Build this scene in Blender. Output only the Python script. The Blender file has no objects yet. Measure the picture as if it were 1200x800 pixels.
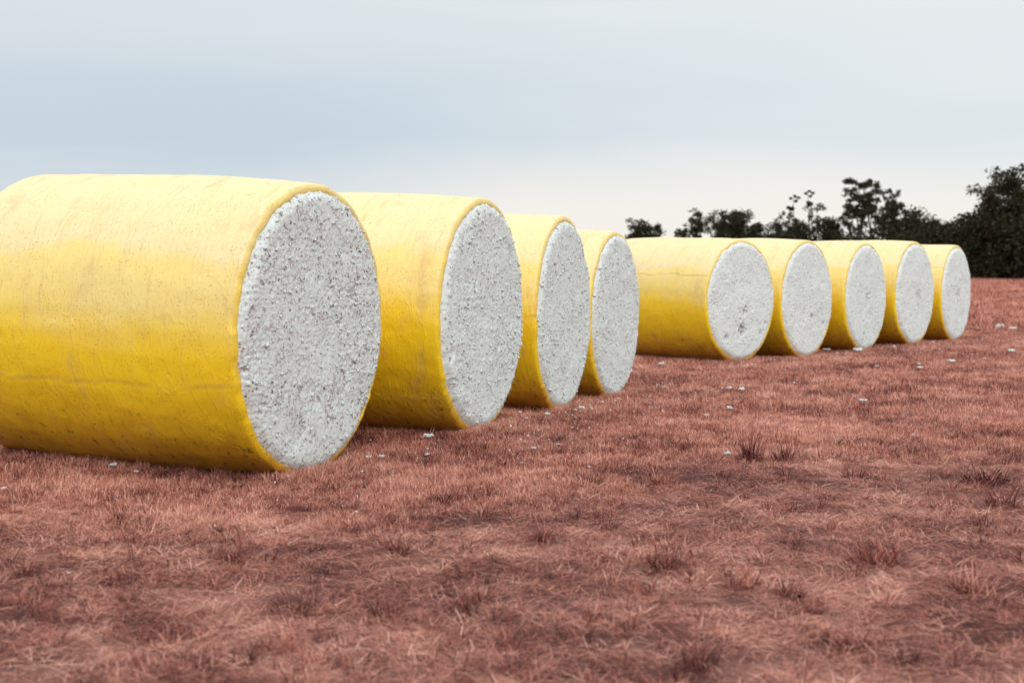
import bpy, bmesh, math, random
import numpy as np
from mathutils import Vector, Matrix, Euler

random.seed(7)
RNG = np.random.default_rng(11)
R_ = math.radians
scene = bpy.context.scene

# ------------------------------------------------------------------ camera
CAM_H, F_PX, HORIZON = 1.6, 1600.0, 320.0          # f and horizon in pixels of the 1200x800 photograph
PITCH = math.atan((400 - HORIZON) / F_PX)
cam_d = bpy.data.cameras.new('camera'); cam = bpy.data.objects.new('camera', cam_d)
scene.collection.objects.link(cam); scene.camera = cam
cam.location = (0, 0, CAM_H); cam.rotation_euler = (math.pi / 2 - PITCH, 0, 0)
cam_d.sensor_width = 36; cam_d.lens = 36 * F_PX / 1200
cam_d.clip_start = 0.1; cam_d.clip_end = 8000
cam_d.dof.use_dof = True; cam_d.dof.focus_distance = 12.6; cam_d.dof.aperture_fstop = 2.2

# ------------------------------------------------------------------ light
SUN_EL, SUN_AZ = R_(34), R_(162)                    # azimuth clockwise from +Y: behind the camera, to its right
scene.view_settings.view_transform = 'Standard'; scene.view_settings.look = 'None'
scene.view_settings.exposure = 0.0; scene.view_settings.gamma = 1
sd = bpy.data.lights.new('sun', 'SUN'); sun = bpy.data.objects.new('sun', sd); scene.collection.objects.link(sun)
sd.energy = 1.2; sd.angle = R_(28); sd.color = (1.0, 0.95, 0.88)
to_sun = Vector((math.sin(SUN_AZ) * math.cos(SUN_EL), math.cos(SUN_AZ) * math.cos(SUN_EL), math.sin(SUN_EL)))
sun.rotation_euler = (-to_sun).to_track_quat('-Z', 'Y').to_euler(); sun.location = (-20, -30, 40)


class NT:
    """tiny node-tree helper"""
    def __init__(s, tree): s.t = tree
    def n(s, typ, inp=None, **kw):
        nd = s.t.nodes.new(typ)
        for k, v in kw.items(): setattr(nd, k, v)
        for k, v in (inp or {}).items(): s.put(nd.inputs[k], v)
        return nd
    def put(s, sock, v):
        if isinstance(v, bpy.types.NodeSocket): s.t.links.new(v, sock)
        else: sock.default_value = v
    def math(s, op, a, b=None, c=None, clamp=False):
        nd = s.t.nodes.new('ShaderNodeMath'); nd.operation = op; nd.use_clamp = clamp
        for i, v in enumerate((a, b, c)):
            if v is not None: s.put(nd.inputs[i], v)
        return nd.outputs[0]
    def mix(s, f, a, b, blend='MIX'):
        nd = s.t.nodes.new('ShaderNodeMix'); nd.data_type = 'RGBA'; nd.blend_type = blend
        s.put(nd.inputs['Factor'], f)
        for k, v in (('A', a), ('B', b)):
            sock = [i for i in nd.inputs if i.name == k and i.type == 'RGBA'][0]
            s.put(sock, v if isinstance(v, bpy.types.NodeSocket) or len(v) == 4 else (*v, 1))
        return [o for o in nd.outputs if o.type == 'RGBA'][0]
    def noise(s, vec, scale, detail=3, rough=.55, dist=0.0):
        return s.n('ShaderNodeTexNoise', {'Vector': vec, 'Scale': scale, 'Detail': detail, 'Roughness': rough, 'Distortion': dist}).outputs['Fac']
    def mapv(s, vec, scale=(1, 1, 1), loc=(0, 0, 0), rot=(0, 0, 0)):
        return s.n('ShaderNodeMapping', {'Vector': vec, 'Scale': scale, 'Location': loc, 'Rotation': rot}).outputs[0]
    def step(s, v, a, b):
        nd = s.n('ShaderNodeMapRange', {'Value': v, 'From Min': a, 'From Max': b, 'To Min': 0.0, 'To Max': 1.0})
        nd.interpolation_type = 'SMOOTHSTEP'; nd.clamp = True
        return nd.outputs[0]
    def ramp(s, v, pts):
        nd = s.t.nodes.new('ShaderNodeValToRGB'); s.put(nd.inputs[0], v)
        el = nd.color_ramp.elements
        while len(el) < len(pts): el.new(0.5)
        for e, (p, c) in zip(el, pts): e.position = p; e.color = (*c, 1)
        return nd.outputs[0]


# ------------------------------------------------------------------ sky: clear-sky model seen through a layer of stratus
world = bpy.data.worlds.new('World'); scene.world = world; world.use_nodes = True
w = NT(world.node_tree); w.t.nodes.clear()
sky = w.n('ShaderNodeTexSky'); sky.sky_type = 'NISHITA'; sky.sun_disc = False
sky.sun_elevation = SUN_EL; sky.sun_rotation = SUN_AZ; sky.dust_density = 2.0
gen = w.n('ShaderNodeTexCoord').outputs['Generated']
sep = w.n('ShaderNodeSeparateXYZ', {0: gen})
gx, gy, gz = sep.outputs
zc = w.math('MAXIMUM', gz, 0.0)
# wavy elevation, so that the bands of cloud are not level
wob = w.math('MULTIPLY_ADD', w.noise(w.mapv(gen, (1, 1, 3)), 2.2, 3), 0.05, -0.025)
ze = w.math('ADD', zc, wob, clamp=True)
cloud = w.ramp(ze, [(0.0, (.80, .81, .82)), (0.025, (.74, .785, .82)), (0.052, (.62, .70, .77)), (0.095, (.575, .67, .755)),
                    (0.135, (.61, .695, .77)), (0.19, (.73, .78, .81)), (0.42, (1.15, 1.17, 1.19)), (1.0, (2.2, 2.2, 2.2))])
bands = w.noise(w.mapv(gen, (1.0, 1.0, 8.0), (3.6, 0.9, 0.0), (0.012, 0.04, 0)), 1.7, 4, .5, .5)
soft = w.noise(w.mapv(gen, (1.0, 1.0, 5.0), (1.7, 2.0, .3)), 1.8, 3, .5)
cloud = w.mix(w.math('MULTIPLY', w.step(bands, .36, .78), .42), cloud, (.88, .875, .87))
cloud = w.mix(w.math('MULTIPLY', w.step(soft, .50, .72), .50), cloud, (.55, .64, .735))
# thinner, whiter cloud towards the east
east = w.step(w.math('ADD', gx, w.math('MULTIPLY_ADD', soft, .5, -.25)), -.28, .34)
cloud = w.mix(w.math('MULTIPLY', east, .55), cloud, (.92, .94, .93))
low = w.math('SUBTRACT', 1.0, w.step(ze, .03, .105))
east2 = w.step(w.math('ADD', gx, w.math('MULTIPLY_ADD', bands, .3, -.15)), -.22, .08)
cloud = w.mix(w.math('MULTIPLY', w.math('MULTIPLY', east2, low), .88), cloud, (.98, .93, .865))
cl10 = w.mix(1.0, cloud, (10.0, 10.0, 10.0), 'MULTIPLY')
full = w.mix(0.93, sky.outputs[0], cl10)
bg = w.n('ShaderNodeBackground', {'Color': full, 'Strength': 0.1})
w.t.links.new(bg.outputs[0], w.n('ShaderNodeOutputWorld').inputs[0])


# ------------------------------------------------------------------ helpers
def material(name):
    m = bpy.data.materials.new(name); m.use_nodes = True
    nt = NT(m.node_tree); nt.t.nodes.clear()
    b = nt.n('ShaderNodeBsdfPrincipled'); o = nt.n('ShaderNodeOutputMaterial')
    nt.t.links.new(b.outputs[0], o.inputs[0])
    return m, nt, b

def mesh_np(name, V, F, mats, smooth=True, mat_idx=None):
    """mesh from numpy arrays; F is one (n,3|4) array or a list of such"""
    Fs = F if isinstance(F, list) else [F]
    me = bpy.data.meshes.new(name)
    V = np.asarray(V, dtype=np.float32); me.vertices.add(len(V)); me.vertices.foreach_set('co', V.ravel())
    loops = np.concatenate([f.ravel() for f in Fs]).astype(np.int32)
    tot = np.concatenate([np.full(len(f), f.shape[1], dtype=np.int32) for f in Fs])
    start = np.concatenate([[0], np.cumsum(tot)[:-1]]).astype(np.int32)
    me.loops.add(len(loops)); me.loops.foreach_set('vertex_index', loops)
    me.polygons.add(len(tot)); me.polygons.foreach_set('loop_start', start)
    for m in (mats if isinstance(mats, (list, tuple)) else [mats]): me.materials.append(m)
    if mat_idx is not None: me.polygons.foreach_set('material_index', mat_idx.astype(np.int32))
    me.polygons.foreach_set('use_smooth', np.full(len(tot), smooth))
    me.update(calc_edges=True); me.validate()
    return me

def link(name, me, parent=None):
    o = bpy.data.objects.new(name, me); scene.collection.objects.link(o)
    if parent: o.parent = parent
    return o

def tag(o, label=None, cat=None, group=None, kind=None):
    for k, v in (('label', label), ('category', cat), ('group', group), ('kind', kind)):
        if v: o[k] = v
    return o

_perm = np.random.default_rng(5).permutation(256); _perm = np.concatenate([_perm, _perm, _perm])
_grad = np.random.default_rng(6).normal(size=(256, 3)); _grad /= np.linalg.norm(_grad, axis=1)[:, None]
def perlin(P):
    P = np.asarray(P, dtype=np.float64); i = np.floor(P).astype(int); f = P - i; i &= 255
    u = f * f * f * (f * (f * 6 - 15) + 10); out = 0
    for dx in (0, 1):
        for dy in (0, 1):
            for dz in (0, 1):
                h = _perm[_perm[_perm[(i[:, 0] + dx) & 255] + ((i[:, 1] + dy) & 255)] + ((i[:, 2] + dz) & 255)] & 255
                g = (_grad[h] * (f - np.array([dx, dy, dz]))).sum(1)
                wx = u[:, 0] if dx else 1 - u[:, 0]; wy = u[:, 1] if dy else 1 - u[:, 1]; wz = u[:, 2] if dz else 1 - u[:, 2]
                out = out + g * wx * wy * wz
    return out
def fbm(P, oct=3, gain=.5):
    P = np.asarray(P, dtype=np.float64); a, s = 1.0, 0
    for k in range(oct): s = s + a * perlin(P * 2 ** k + 17.3 * k); a *= gain
    return s
def grid_faces(nu, nv, wrap=False):
    """quads of a (nu rows x nv columns) vertex grid; wrap joins the last column to the first"""
    a = np.arange(nu - 1)[:, None]; b = np.arange(nv if wrap else nv - 1)[None, :]; b2 = (b + 1) % nv
    return np.stack([a * nv + b, a * nv + b2, (a + 1) * nv + b2, (a + 1) * nv + b], -1).reshape(-1, 4)


# ------------------------------------------------------------------ bales: where they stand
# x, y of the cotton face's centre, height of that centre, heading of the face, scale, end-to-end tilt (deg)
BALES = [(-1.541, 10.639, 1.150, 68.2, 1.00, 2.0), (-0.269, 13.299, 1.179, 70.3, 1.00, 1.2), (0.628, 15.958, 1.115, 71.9, 1.00, .8),
         (1.431, 18.576, 1.019, 69.1, 1.00, .8), (4.295, 25.484, 1.081, 46.8, .98, .6), (5.726, 26.374, 1.091, 52.6, 1.02, .4),
         (7.486, 28.790, 1.089, 53.4, 1.005, .3), (8.907, 30.111, 1.148, 52.3, 1.025, .3), (10.634, 32.613, 1.111, 54.9, 1.01, .2)]
BL = []
for x, y, z, a, s, tl in BALES:
    BL.append((x * s, y * s, CAM_H + (z - CAM_H) * s, R_(a), 1.15 * s, R_(tl)))
LEN = 2.64

_anch = []
for x, y, z, a, r, tl in BL:
    b = z - r + (.05 if y < 20 else .02)
    nx, ny = math.sin(a), -math.cos(a)
    _anch.append((x, y, b)); _anch.append((x - nx * LEN, y - ny * LEN, b + LEN * math.tan(tl)))
_anch = np.array(_anch)
def ground_h(x, y):
    x = np.asarray(x, float); y = np.asarray(y, float)
    d2 = (x[..., None] - _anch[:, 0]) ** 2 + (y[..., None] - _anch[:, 1]) ** 2
    wt = 1 / (d2 + .6) ** 1.5
    h = (wt * _anch[:, 2]).sum(-1) / (wt.sum(-1) + .02)
    P = np.stack([x, y, np.zeros_like(x)], -1).reshape(-1, 3)
    near = np.clip(1 - y / 90, 0, 1)
    h = h + (.028 * perlin(P * .9) + .05 * perlin(P * .23 + 3)).reshape(x.shape) * near * np.clip(np.sqrt(d2.min(-1)) - .6, 0, 1)
    far = np.clip((np.hypot(x, y) - 38) / 150, 0, 1)
    return h + .62 * far * far * (3 - 2 * far)

def ground_pt(px, py):
    """the point of the ground seen at a pixel of the photograph"""
    d = Vector(((px - 600) / F_PX, 1.0, (400 - py) / F_PX)); d = Matrix.Rotation(-PITCH, 3, 'X') @ d
    t = -CAM_H / d.z; h = 0
    for _ in range(8):
        h = float(ground_h(d.x * t, d.y * t)); t = (h - CAM_H) / d.z
    return d.x * t, d.y * t, h


# ------------------------------------------------------------------ materials
def grass_field_colour(nt, pos):
    """broad patches of the field, shared by soil and grass: 0 pale straw .. 1 dark red"""
    a = nt.noise(pos, .55, 4, .6); b = nt.noise(nt.mapv(pos, (1, 1, 1), (13, 7, 0)), 2.1, 4, .6)
    v = nt.math('ADD', nt.math('MULTIPLY', a, .6), nt.math('MULTIPLY', b, .4))
    return nt.math('MULTIPLY_ADD', v, 1.7, -.35)

soil, nt, b = material('soil')
pos = nt.n('ShaderNodeNewGeometry').outputs['Position']
fc = grass_field_colour(nt, pos)
near_c = nt.ramp(fc, [(.34, (.34, .160, .128)), (.48, (.20, .088, .073)), (.62, (.075, .033, .031))])
fib = nt.noise(nt.mapv(pos, (60, 14, 20), rot=(0, 0, .5)), 1.0, 5, .7)
fib2 = nt.noise(nt.mapv(pos, (12, 70, 20), rot=(0, 0, .3)), 1.0, 5, .7)
fb = nt.math('MAXIMUM', fib, fib2)
near_c = nt.mix(nt.step(fb, .52, .72), near_c, (.47, .255, .20))
near_c = nt.mix(nt.math('MULTIPLY', nt.step(nt.noise(pos, 24, 4, .7), .52, .7), .6), near_c, (.085, .040, .038))
fine = nt.noise(nt.mapv(pos, (1, .35, 1)), 3.2, 6, .7)
far_c = nt.ramp(fine, [(.32, (.26, .10, .082)), (.5, (.48, .22, .175)), (.68, (.64, .36, .29))])
dist = nt.math('ABSOLUTE', nt.n('ShaderNodeSeparateXYZ', {0: pos}).outputs[1])
nt.put(b.inputs['Base Color'], nt.mix(nt.step(dist, 25, 70), near_c, far_c))
b.inputs['Roughness'].default_value = .95; b.inputs['Specular IOR Level'].default_value = .15
bump = nt.n('ShaderNodeBump', {'Height': nt.math('ADD', fb, nt.noise(pos, 18, 5, .7)), 'Strength': .8, 'Distance': .02})
nt.put(b.inputs['Normal'], bump.outputs[0])

def blade_material(name, ramp_pts, red):
    m, nt, b = material(name)
    pos = nt.n('ShaderNodeNewGeometry').outputs['Position']
    fc = grass_field_colour(nt, pos)
    rnd = nt.n('ShaderNodeAttribute', attribute_name='tint', attribute_type='INSTANCER').outputs['Fac']
    isl = nt.n('ShaderNodeNewGeometry').outputs['Random Per Island']
    v = nt.math('ADD', nt.math('MULTIPLY', fc, .75), nt.math('MULTIPLY_ADD', rnd, .46, -.10))
    v = nt.math('ADD', v, nt.math('MULTIPLY_ADD', isl, .40, -.20), clamp=True)
    nt.put(b.inputs['Base Color'], nt.ramp(v, ramp_pts))
    b.inputs['Roughness'].default_value = .75; b.inputs['Specular IOR Level'].default_value = .25
    return m
M_GRASS = blade_material('dry_grass_blades', [(.26, (.78, .46, .355)), (.42, (.66, .32, .24)), (.55, (.49, .180, .132)), (.67, (.25, .066, .052)), (.80, (.070, .021, .021))], 0)

def tussock_material():
    m, nt, b = material('tussock_blades')
    isl = nt.n('ShaderNodeNewGeometry').outputs['Random Per Island']
    rnd = nt.n('ShaderNodeObjectInfo').outputs['Color']
    t = nt.n('ShaderNodeSeparateColor', {0: rnd}).outputs[0]
    v = nt.math('ADD', nt.math('MULTIPLY', isl, .5), nt.math('MULTIPLY', t, .5))
    nt.put(b.inputs['Base Color'], nt.ramp(v, [(.05, (.045, .016, .017)), (.32, (.15, .046, .040)), (.55, (.33, .115, .090)), (.8, (.54, .25, .19)), (1, (.64, .38, .30))]))
    b.inputs['Roughness'].default_value = .75; b.inputs['Specular IOR Level'].default_value = .25
    return m
M_TUSS = tussock_material()

# yellow plastic wrap; UV = metres round the bale (0 at its top), metres along it
M_WRAP, nt, b = material('yellow_bale_wrap')
uv = nt.n('ShaderNodeUVMap', uv_map='wrap').outputs[0]
oi = nt.n('ShaderNodeObjectInfo').outputs['Random']
off = nt.n('ShaderNodeCombineXYZ', {0: nt.math('MULTIPLY', oi, 37.0), 1: nt.math('MULTIPLY', oi, 61.0), 2: nt.math('MULTIPLY', oi, 11.0)}).outputs[0]
uvo = nt.n('ShaderNodeVectorMath', {0: uv, 1: off}, operation='ADD').outputs[0]
su = nt.n('ShaderNodeSeparateXYZ', {0: uv}).outputs
base = nt.mix(nt.noise(nt.mapv(uvo, (.8, 1.2, 1)), 1.7, 4, .6), (.96, .70, .004), (.92, .59, .004))
# dusty bleaching and sky reflection painted into the upper turns' colour, ragged lower edge
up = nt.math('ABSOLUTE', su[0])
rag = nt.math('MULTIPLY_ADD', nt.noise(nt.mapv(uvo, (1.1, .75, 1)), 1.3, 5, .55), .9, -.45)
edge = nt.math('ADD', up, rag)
film = nt.math('MULTIPLY', nt.step(su[1], .112, .120), nt.math('SUBTRACT', 1.0, nt.step(su[1], 2.652, 2.660)))   # the folded-over ends take less of the pale tone
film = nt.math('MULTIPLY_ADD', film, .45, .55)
dust_sheen = nt.math('MULTIPLY', nt.math('SUBTRACT', 1.0, nt.step(edge, 1.45, 2.0)), film)
dust_sheen2 = nt.math('MULTIPLY', nt.math('SUBTRACT', 1.0, nt.step(nt.math('ADD', up, nt.math('MULTIPLY', rag, .7)), 1.10, 1.28)), film)
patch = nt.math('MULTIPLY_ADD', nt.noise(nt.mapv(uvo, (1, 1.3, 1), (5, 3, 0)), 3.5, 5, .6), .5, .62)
base = nt.mix(nt.math('MULTIPLY', nt.math('MULTIPLY', dust_sheen, patch), .72), base, (.76, .645, .31))
base = nt.mix(nt.math('MULTIPLY', nt.math('MULTIPLY', dust_sheen2, patch), .70), base, (.74, .67, .42))
# brown stains and scuffs rubbed round the bale
stain = nt.noise(nt.mapv(uvo, (1.6, 3.4, 1), (2, 8, 0)), 1.2, 5, .68)
base = nt.mix(nt.math('MULTIPLY', nt.step(stain, .53, .74), .46), base, (.62, .38, .13))
scuff = nt.noise(nt.mapv(uvo, (3.0, 30, 1), rot=(0, 0, .35)), 1.0, 4, .6)
base = nt.mix(nt.math('MULTIPLY', nt.step(scuff, .56, .74), .38), base, (.66, .42, .12))
# specks of trash caught under the film, drawn out round the bale
cl = nt.step(nt.noise(nt.mapv(uvo, (1, 1, 1), (9, 1, 0)), 5, 4, .65), .30, .62)
for sc_, r0, r1, p0, amt in (((30, 44, 1), .08, .36, .72, .50), ((52, 74, 1), .10, .44, .58, .55), ((17, 24, 1), .03, .16, .78, .70)):
    sp1 = nt.n('ShaderNodeTexVoronoi', {'Vector': nt.mapv(uvo, sc_), 'Scale': 1.0, 'Randomness': 1.0})
    spk = nt.math('MULTIPLY', nt.math('SUBTRACT', 1.0, nt.step(sp1.outputs['Distance'], r0, r1)),
                  nt.step(nt.n('ShaderNodeSeparateColor', {0: sp1.outputs['Color']}).outputs[0], p0, p0 + .1))
    base = nt.mix(nt.math('MULTIPLY', nt.math('MULTIPLY', spk, cl), amt), base, (.24, .13, .045))
sp2 = nt.noise(nt.mapv(uvo, (32, 60, 1)), 1.0, 4, .75)
base = nt.mix(nt.math('MULTIPLY', nt.step(sp2, .54, .74), .26), base, (.46, .25, .03))
# orange-brown deepening towards the lowest turns, then dark spattered dirt
low_brown = nt.math('MULTIPLY', nt.step(nt.math('ADD', up, nt.math('MULTIPLY_ADD', nt.noise(uvo, 4, 5, .65), 1.0, -.5)), 2.3, 3.25), .72)
base = nt.mix(low_brown, base, (.44, .145, .012))
splat = nt.noise(nt.mapv(uvo, (9, 16, 1)), 1.0, 6, .78)
base = nt.mix(nt.math('MULTIPLY', nt.math('MULTIPLY', nt.step(splat, .555, .64), nt.step(up, 2.15, 2.9)), .9), base, (.06, .028, .02))
seam = nt.math('MULTIPLY', nt.n('ShaderNodeSeparateColor', {0: nt.n('ShaderNodeObjectInfo').outputs['Color']}).outputs[0], 4.0)
sdst = nt.math('ABSOLUTE', nt.math('ADD', nt.math('SUBTRACT', su[0], seam), nt.math('MULTIPLY_ADD', nt.noise(nt.mapv(uvo, (0, 1, 0)), 2.2, 4), .14, -.07)))
sbr = nt.step(nt.noise(nt.mapv(uvo, (1, 1.5, 1), (3, 3, 0)), 1.6, 3), .28, .66)
base = nt.mix(nt.math('MULTIPLY', nt.math('MULTIPLY', nt.math('SUBTRACT', 1.0, nt.step(sdst, .003, .030)), sbr), .42), base, (.34, .19, .06))
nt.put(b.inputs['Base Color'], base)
nt.put(b.inputs['Roughness'], nt.math('MULTIPLY_ADD', nt.noise(uvo, 7, 4), .25, .42))
b.inputs['Specular IOR Level'].default_value = .6
b.inputs['Coat Weight'].default_value = .32; b.inputs['Coat Roughness'].default_value = .36; b.inputs['Coat IOR'].default_value = 1.55
hgt = nt.math('ADD', nt.noise(nt.mapv(uvo, (2.2, 4.5, 1)), 1.0, 4, .55), nt.math('MULTIPLY', nt.noise(nt.mapv(uvo, (30, 40, 1)), 1.0, 4, .7), .20))
wr = nt.math('ABSOLUTE', nt.math('SUBTRACT', nt.noise(nt.mapv(uvo, (2.0, 6.5, 1), rot=(0, 0, .5)), 1.0, 3, .5, .6), .5))       # stretch wrinkles in the film
hgt = nt.math('ADD', hgt, nt.math('MULTIPLY', nt.step(wr, 0.0, .05), .25))
nt.put(b.inputs['Normal'], nt.n('ShaderNodeBump', {'Height': hgt, 'Strength': .6, 'Distance': .014}).outputs[0])

# seed cotton
def cotton_material(name, specks):
    m, nt, b = material(name)
    co = nt.n('ShaderNodeTexCoord').outputs['Object']
    oi = nt.n('ShaderNodeObjectInfo').outputs['Random']
    co = nt.n('ShaderNodeVectorMath', {0: co, 1: nt.n('ShaderNodeCombineXYZ', {0: nt.math('MULTIPLY', oi, 9.0), 1: nt.math('MULTIPLY', oi, 23.0), 2: oi}).outputs[0]}, operation='ADD').outputs[0]
    c = nt.mix(nt.noise(co, 9, 4, .6), (.79, .87, .865), (.67, .745, .745))
    reg = nt.noise(co, 4.5, 4, .6)
    fine = nt.noise(co, 30, 4, .7)
    thr = nt.math('MULTIPLY_ADD', reg, -.30, .80 - .045 * specks)
    d1 = nt.n('ShaderNodeMapRange', {'Value': nt.math('SUBTRACT', fine, thr), 'From Min': -.06, 'From Max': .07}, clamp=True).outputs[0]
    c = nt.mix(nt.math('MULTIPLY', d1, .30 + .5 * specks), c, (.34, .21, .195))
    wv = nt.n('ShaderNodeTexNoise', {'Vector': co, 'Scale': 38.0, 'Detail': 2.0})
    cw = nt.n('ShaderNodeVectorMath', {0: wv.outputs['Color'], 1: (.045, .045, .045), 2: co}, operation='MULTIPLY_ADD').outputs[0]
    for sc_, lo, amt in ((24.0, .74, 1.0), (46.0, .66, .9)):
        v = nt.n('ShaderNodeTexVoronoi', {'Vector': cw, 'Scale': sc_})
        pick = nt.step(nt.math('ADD', nt.n('ShaderNodeSeparateColor', {0: v.outputs['Color']}).outputs[1], nt.math('MULTIPLY_ADD', reg, .5, -.25)), lo + .09 * (1 - specks), lo + .06 + .10 * (1 - specks))
        d2 = nt.math('MULTIPLY', nt.math('SUBTRACT', 1.0, nt.step(v.outputs['Distance'], .12, .40)), pick)
        c = nt.mix(nt.math('MULTIPLY', d2, (.35 + .55 * specks) * amt), c, (.105, .034, .032))
    c = nt.mix(nt.math('MULTIPLY', nt.n('ShaderNodeAttribute', attribute_name='stain').outputs['Fac'], .95), c, (.13, .045, .038))   # rotten, dirty spots
    nt.put(b.inputs['Base Color'], c)
    b.inputs['Roughness'].default_value = 1.0; b.inputs['Specular IOR Level'].default_value = .05
    b.inputs['Sheen Weight'].default_value = .15
    nt.put(b.inputs['Normal'], nt.n('ShaderNodeBump', {'Height': nt.noise(co, 95, 3, .7), 'Strength': .5, 'Distance': .012}).outputs[0])
    return m
M_COT = [cotton_material('seed_cotton_trashy', 1.0), cotton_material('seed_cotton', .6), cotton_material('seed_cotton_clean', .45)]

M_LEAF, nt, b = material('eucalypt_leaves')
isl = nt.n('ShaderNodeNewGeometry').outputs['Random Per Island']
nt.put(b.inputs['Base Color'], nt.ramp(isl, [(0, (.020, .022, .012)), (.6, (.036, .038, .020)), (1, (.065, .056, .032))]))
b.inputs['Roughness'].default_value = .8; b.inputs['Specular IOR Level'].default_value = .08
M_BARK, nt, b = material('eucalypt_bark')
co = nt.n('ShaderNodeTexCoord').outputs['Object']
nt.put(b.inputs['Base Color'], nt.mix(nt.noise(nt.mapv(co, (3, 3, .4)), 1.5, 4), (.022, .018, .015), (.065, .053, .045)))
b.inputs['Roughness'].default_value = .9

# ------------------------------------------------------------------ ground: one sheet, fine near the camera, out to the horizon
def graded(lim, fine, n):
    k = np.linspace(0, 1, n); return fine * k * n * 0 + np.sinh(k * math.asinh(lim / fine)) * fine
gxp = graded(4000, 6.0, 170); gxs = np.concatenate([-gxp[:0:-1], gxp])
gys = np.concatenate([-graded(600, 6, 30)[:0:-1], np.sinh(np.linspace(0, 1, 330) * math.asinh(4000 / 9.0)) * 9.0])
GX, GY = np.meshgrid(gxs, gys)
V = np.stack([GX, GY, ground_h(GX, GY)], -1).reshape(-1, 3)
g = link('ground', mesh_np('ground', V, grid_faces(len(gys), len(gxs)), soil)); g['kind'] = 'structure'

# ------------------------------------------------------------------ bales
def seam_angle(seed): return (1.90, 2.25, 1.55, 2.0, 1.15, 1.9, 2.2, 1.4, 1.0)[seed - 1]
def wrap_mesh(R, seed, nang, nax):
    ends = [(LEN / 2 - .080, .925 * R), (LEN / 2 - .040, .938 * R), (LEN / 2 - .031, .953 * R), (LEN / 2 - .036, .973 * R), (LEN / 2 - .046, .991 * R), (LEN / 2 - .058, .9985 * R), (LEN / 2 - .085, 1.001 * R)]
    back = 1.035 if seed == 1 else 1.018
    body = [(s, R * (1 + .026 * (1 - (2 * s / LEN) ** 2)) * (1 + (back - 1) * (.5 - s / LEN))) for s in np.linspace(LEN / 2 - .115, -LEN / 2 + .115, nax)]
    prof = ends + body + [(-s, r * back) for s, r in ends[::-1]]
    s = np.array([p[0] for p in prof])[:, None]; r = np.array([p[1] for p in prof])[:, None]
    t = np.linspace(0, 2 * np.pi, nang, endpoint=False)[None, :]          # 0 at the top
    S = np.broadcast_to(s, (len(prof), nang)); T = np.broadcast_to(t, S.shape)
    P = np.stack([S * .9 + seed * 5.1, np.cos(T) * 1.3, np.sin(T) * 1.3], -1).reshape(-1, 3)
    low = fbm(P, 2).reshape(S.shape) * .022
    # creases that run along the bale where the film lies slack
    P2 = np.stack([S * .55 + seed * 3.3, np.cos(T) * 7, np.sin(T) * 7], -1).reshape(-1, 3)
    cre = np.abs(fbm(P2, 2)).reshape(S.shape) * -.005
    P3 = np.stack([S * 5 + seed, np.cos(T) * 6, np.sin(T) * 6], -1).reshape(-1, 3)
    sm = fbm(P3, 3).reshape(S.shape) * .006
    edge_in = np.clip((LEN / 2 - np.abs(S)) / .15, 0, 1)
    rr = r + (low + cre * edge_in + sm)
    # the film's loose outer edge: a small step that runs the length of the bale
    ta = seam_angle(seed) + .015 * np.sin(S * 2.4 + seed)
    rr = rr + .004 * np.clip((T - ta) * 60, 0, 1) * np.clip(1 - (T - ta) / .9, 0, 1) * edge_in
    ax = S + fbm(np.stack([S * 0 + seed * 9, np.cos(T) * 6, np.sin(T) * 6], -1).reshape(-1, 3), 4, .65).reshape(S.shape) * .016
    Y, Z = -np.sin(T) * rr, np.cos(T) * rr                               # T grows towards the side the camera sees
    Z = np.where(Z < -R + .05, -R + .05 + (Z + R - .05) * .4, Z)
    V = np.stack([ax, Y, Z + R], -1).reshape(-1, 3)
    F = grid_faces(len(prof), nang, True)
    me = mesh_np('wrap', V, F, M_WRAP)
    uvl = me.uv_layers.new(name='wrap')
    arc = np.concatenate([[0], np.cumsum(np.hypot(np.diff(s[:, 0]), np.diff(r[:, 0])))])
    U = np.where(T > np.pi, T - 2 * np.pi, T) * 1.15
    UV = np.stack([U, np.broadcast_to(arc[:, None], S.shape)], -1).reshape(-1, 2)
    li = np.empty(len(me.loops), dtype=np.int32); me.loops.foreach_get('vertex_index', li)
    L = UV[li].reshape(-1, 4, 2).copy()
    span = L[:, :, 0].max(1) - L[:, :, 0].min(1) > 3                      # seam under the bale
    L[span, :, 0] = np.where(L[span, :, 0] < 0, L[span, :, 0] + 2 * np.pi * 1.15, L[span, :, 0])
    uvl.data.foreach_set('uv', L.reshape(-1).astype(np.float32))
    return me

_ico = bmesh.new(); bmesh.ops.create_icosphere(_ico, subdivisions=2, radius=1)
ICO_V = np.array([v.co for v in _ico.verts]); ICO_F = np.array([[v.index for v in f.verts] for f in _ico.faces]); _ico.free()

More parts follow.
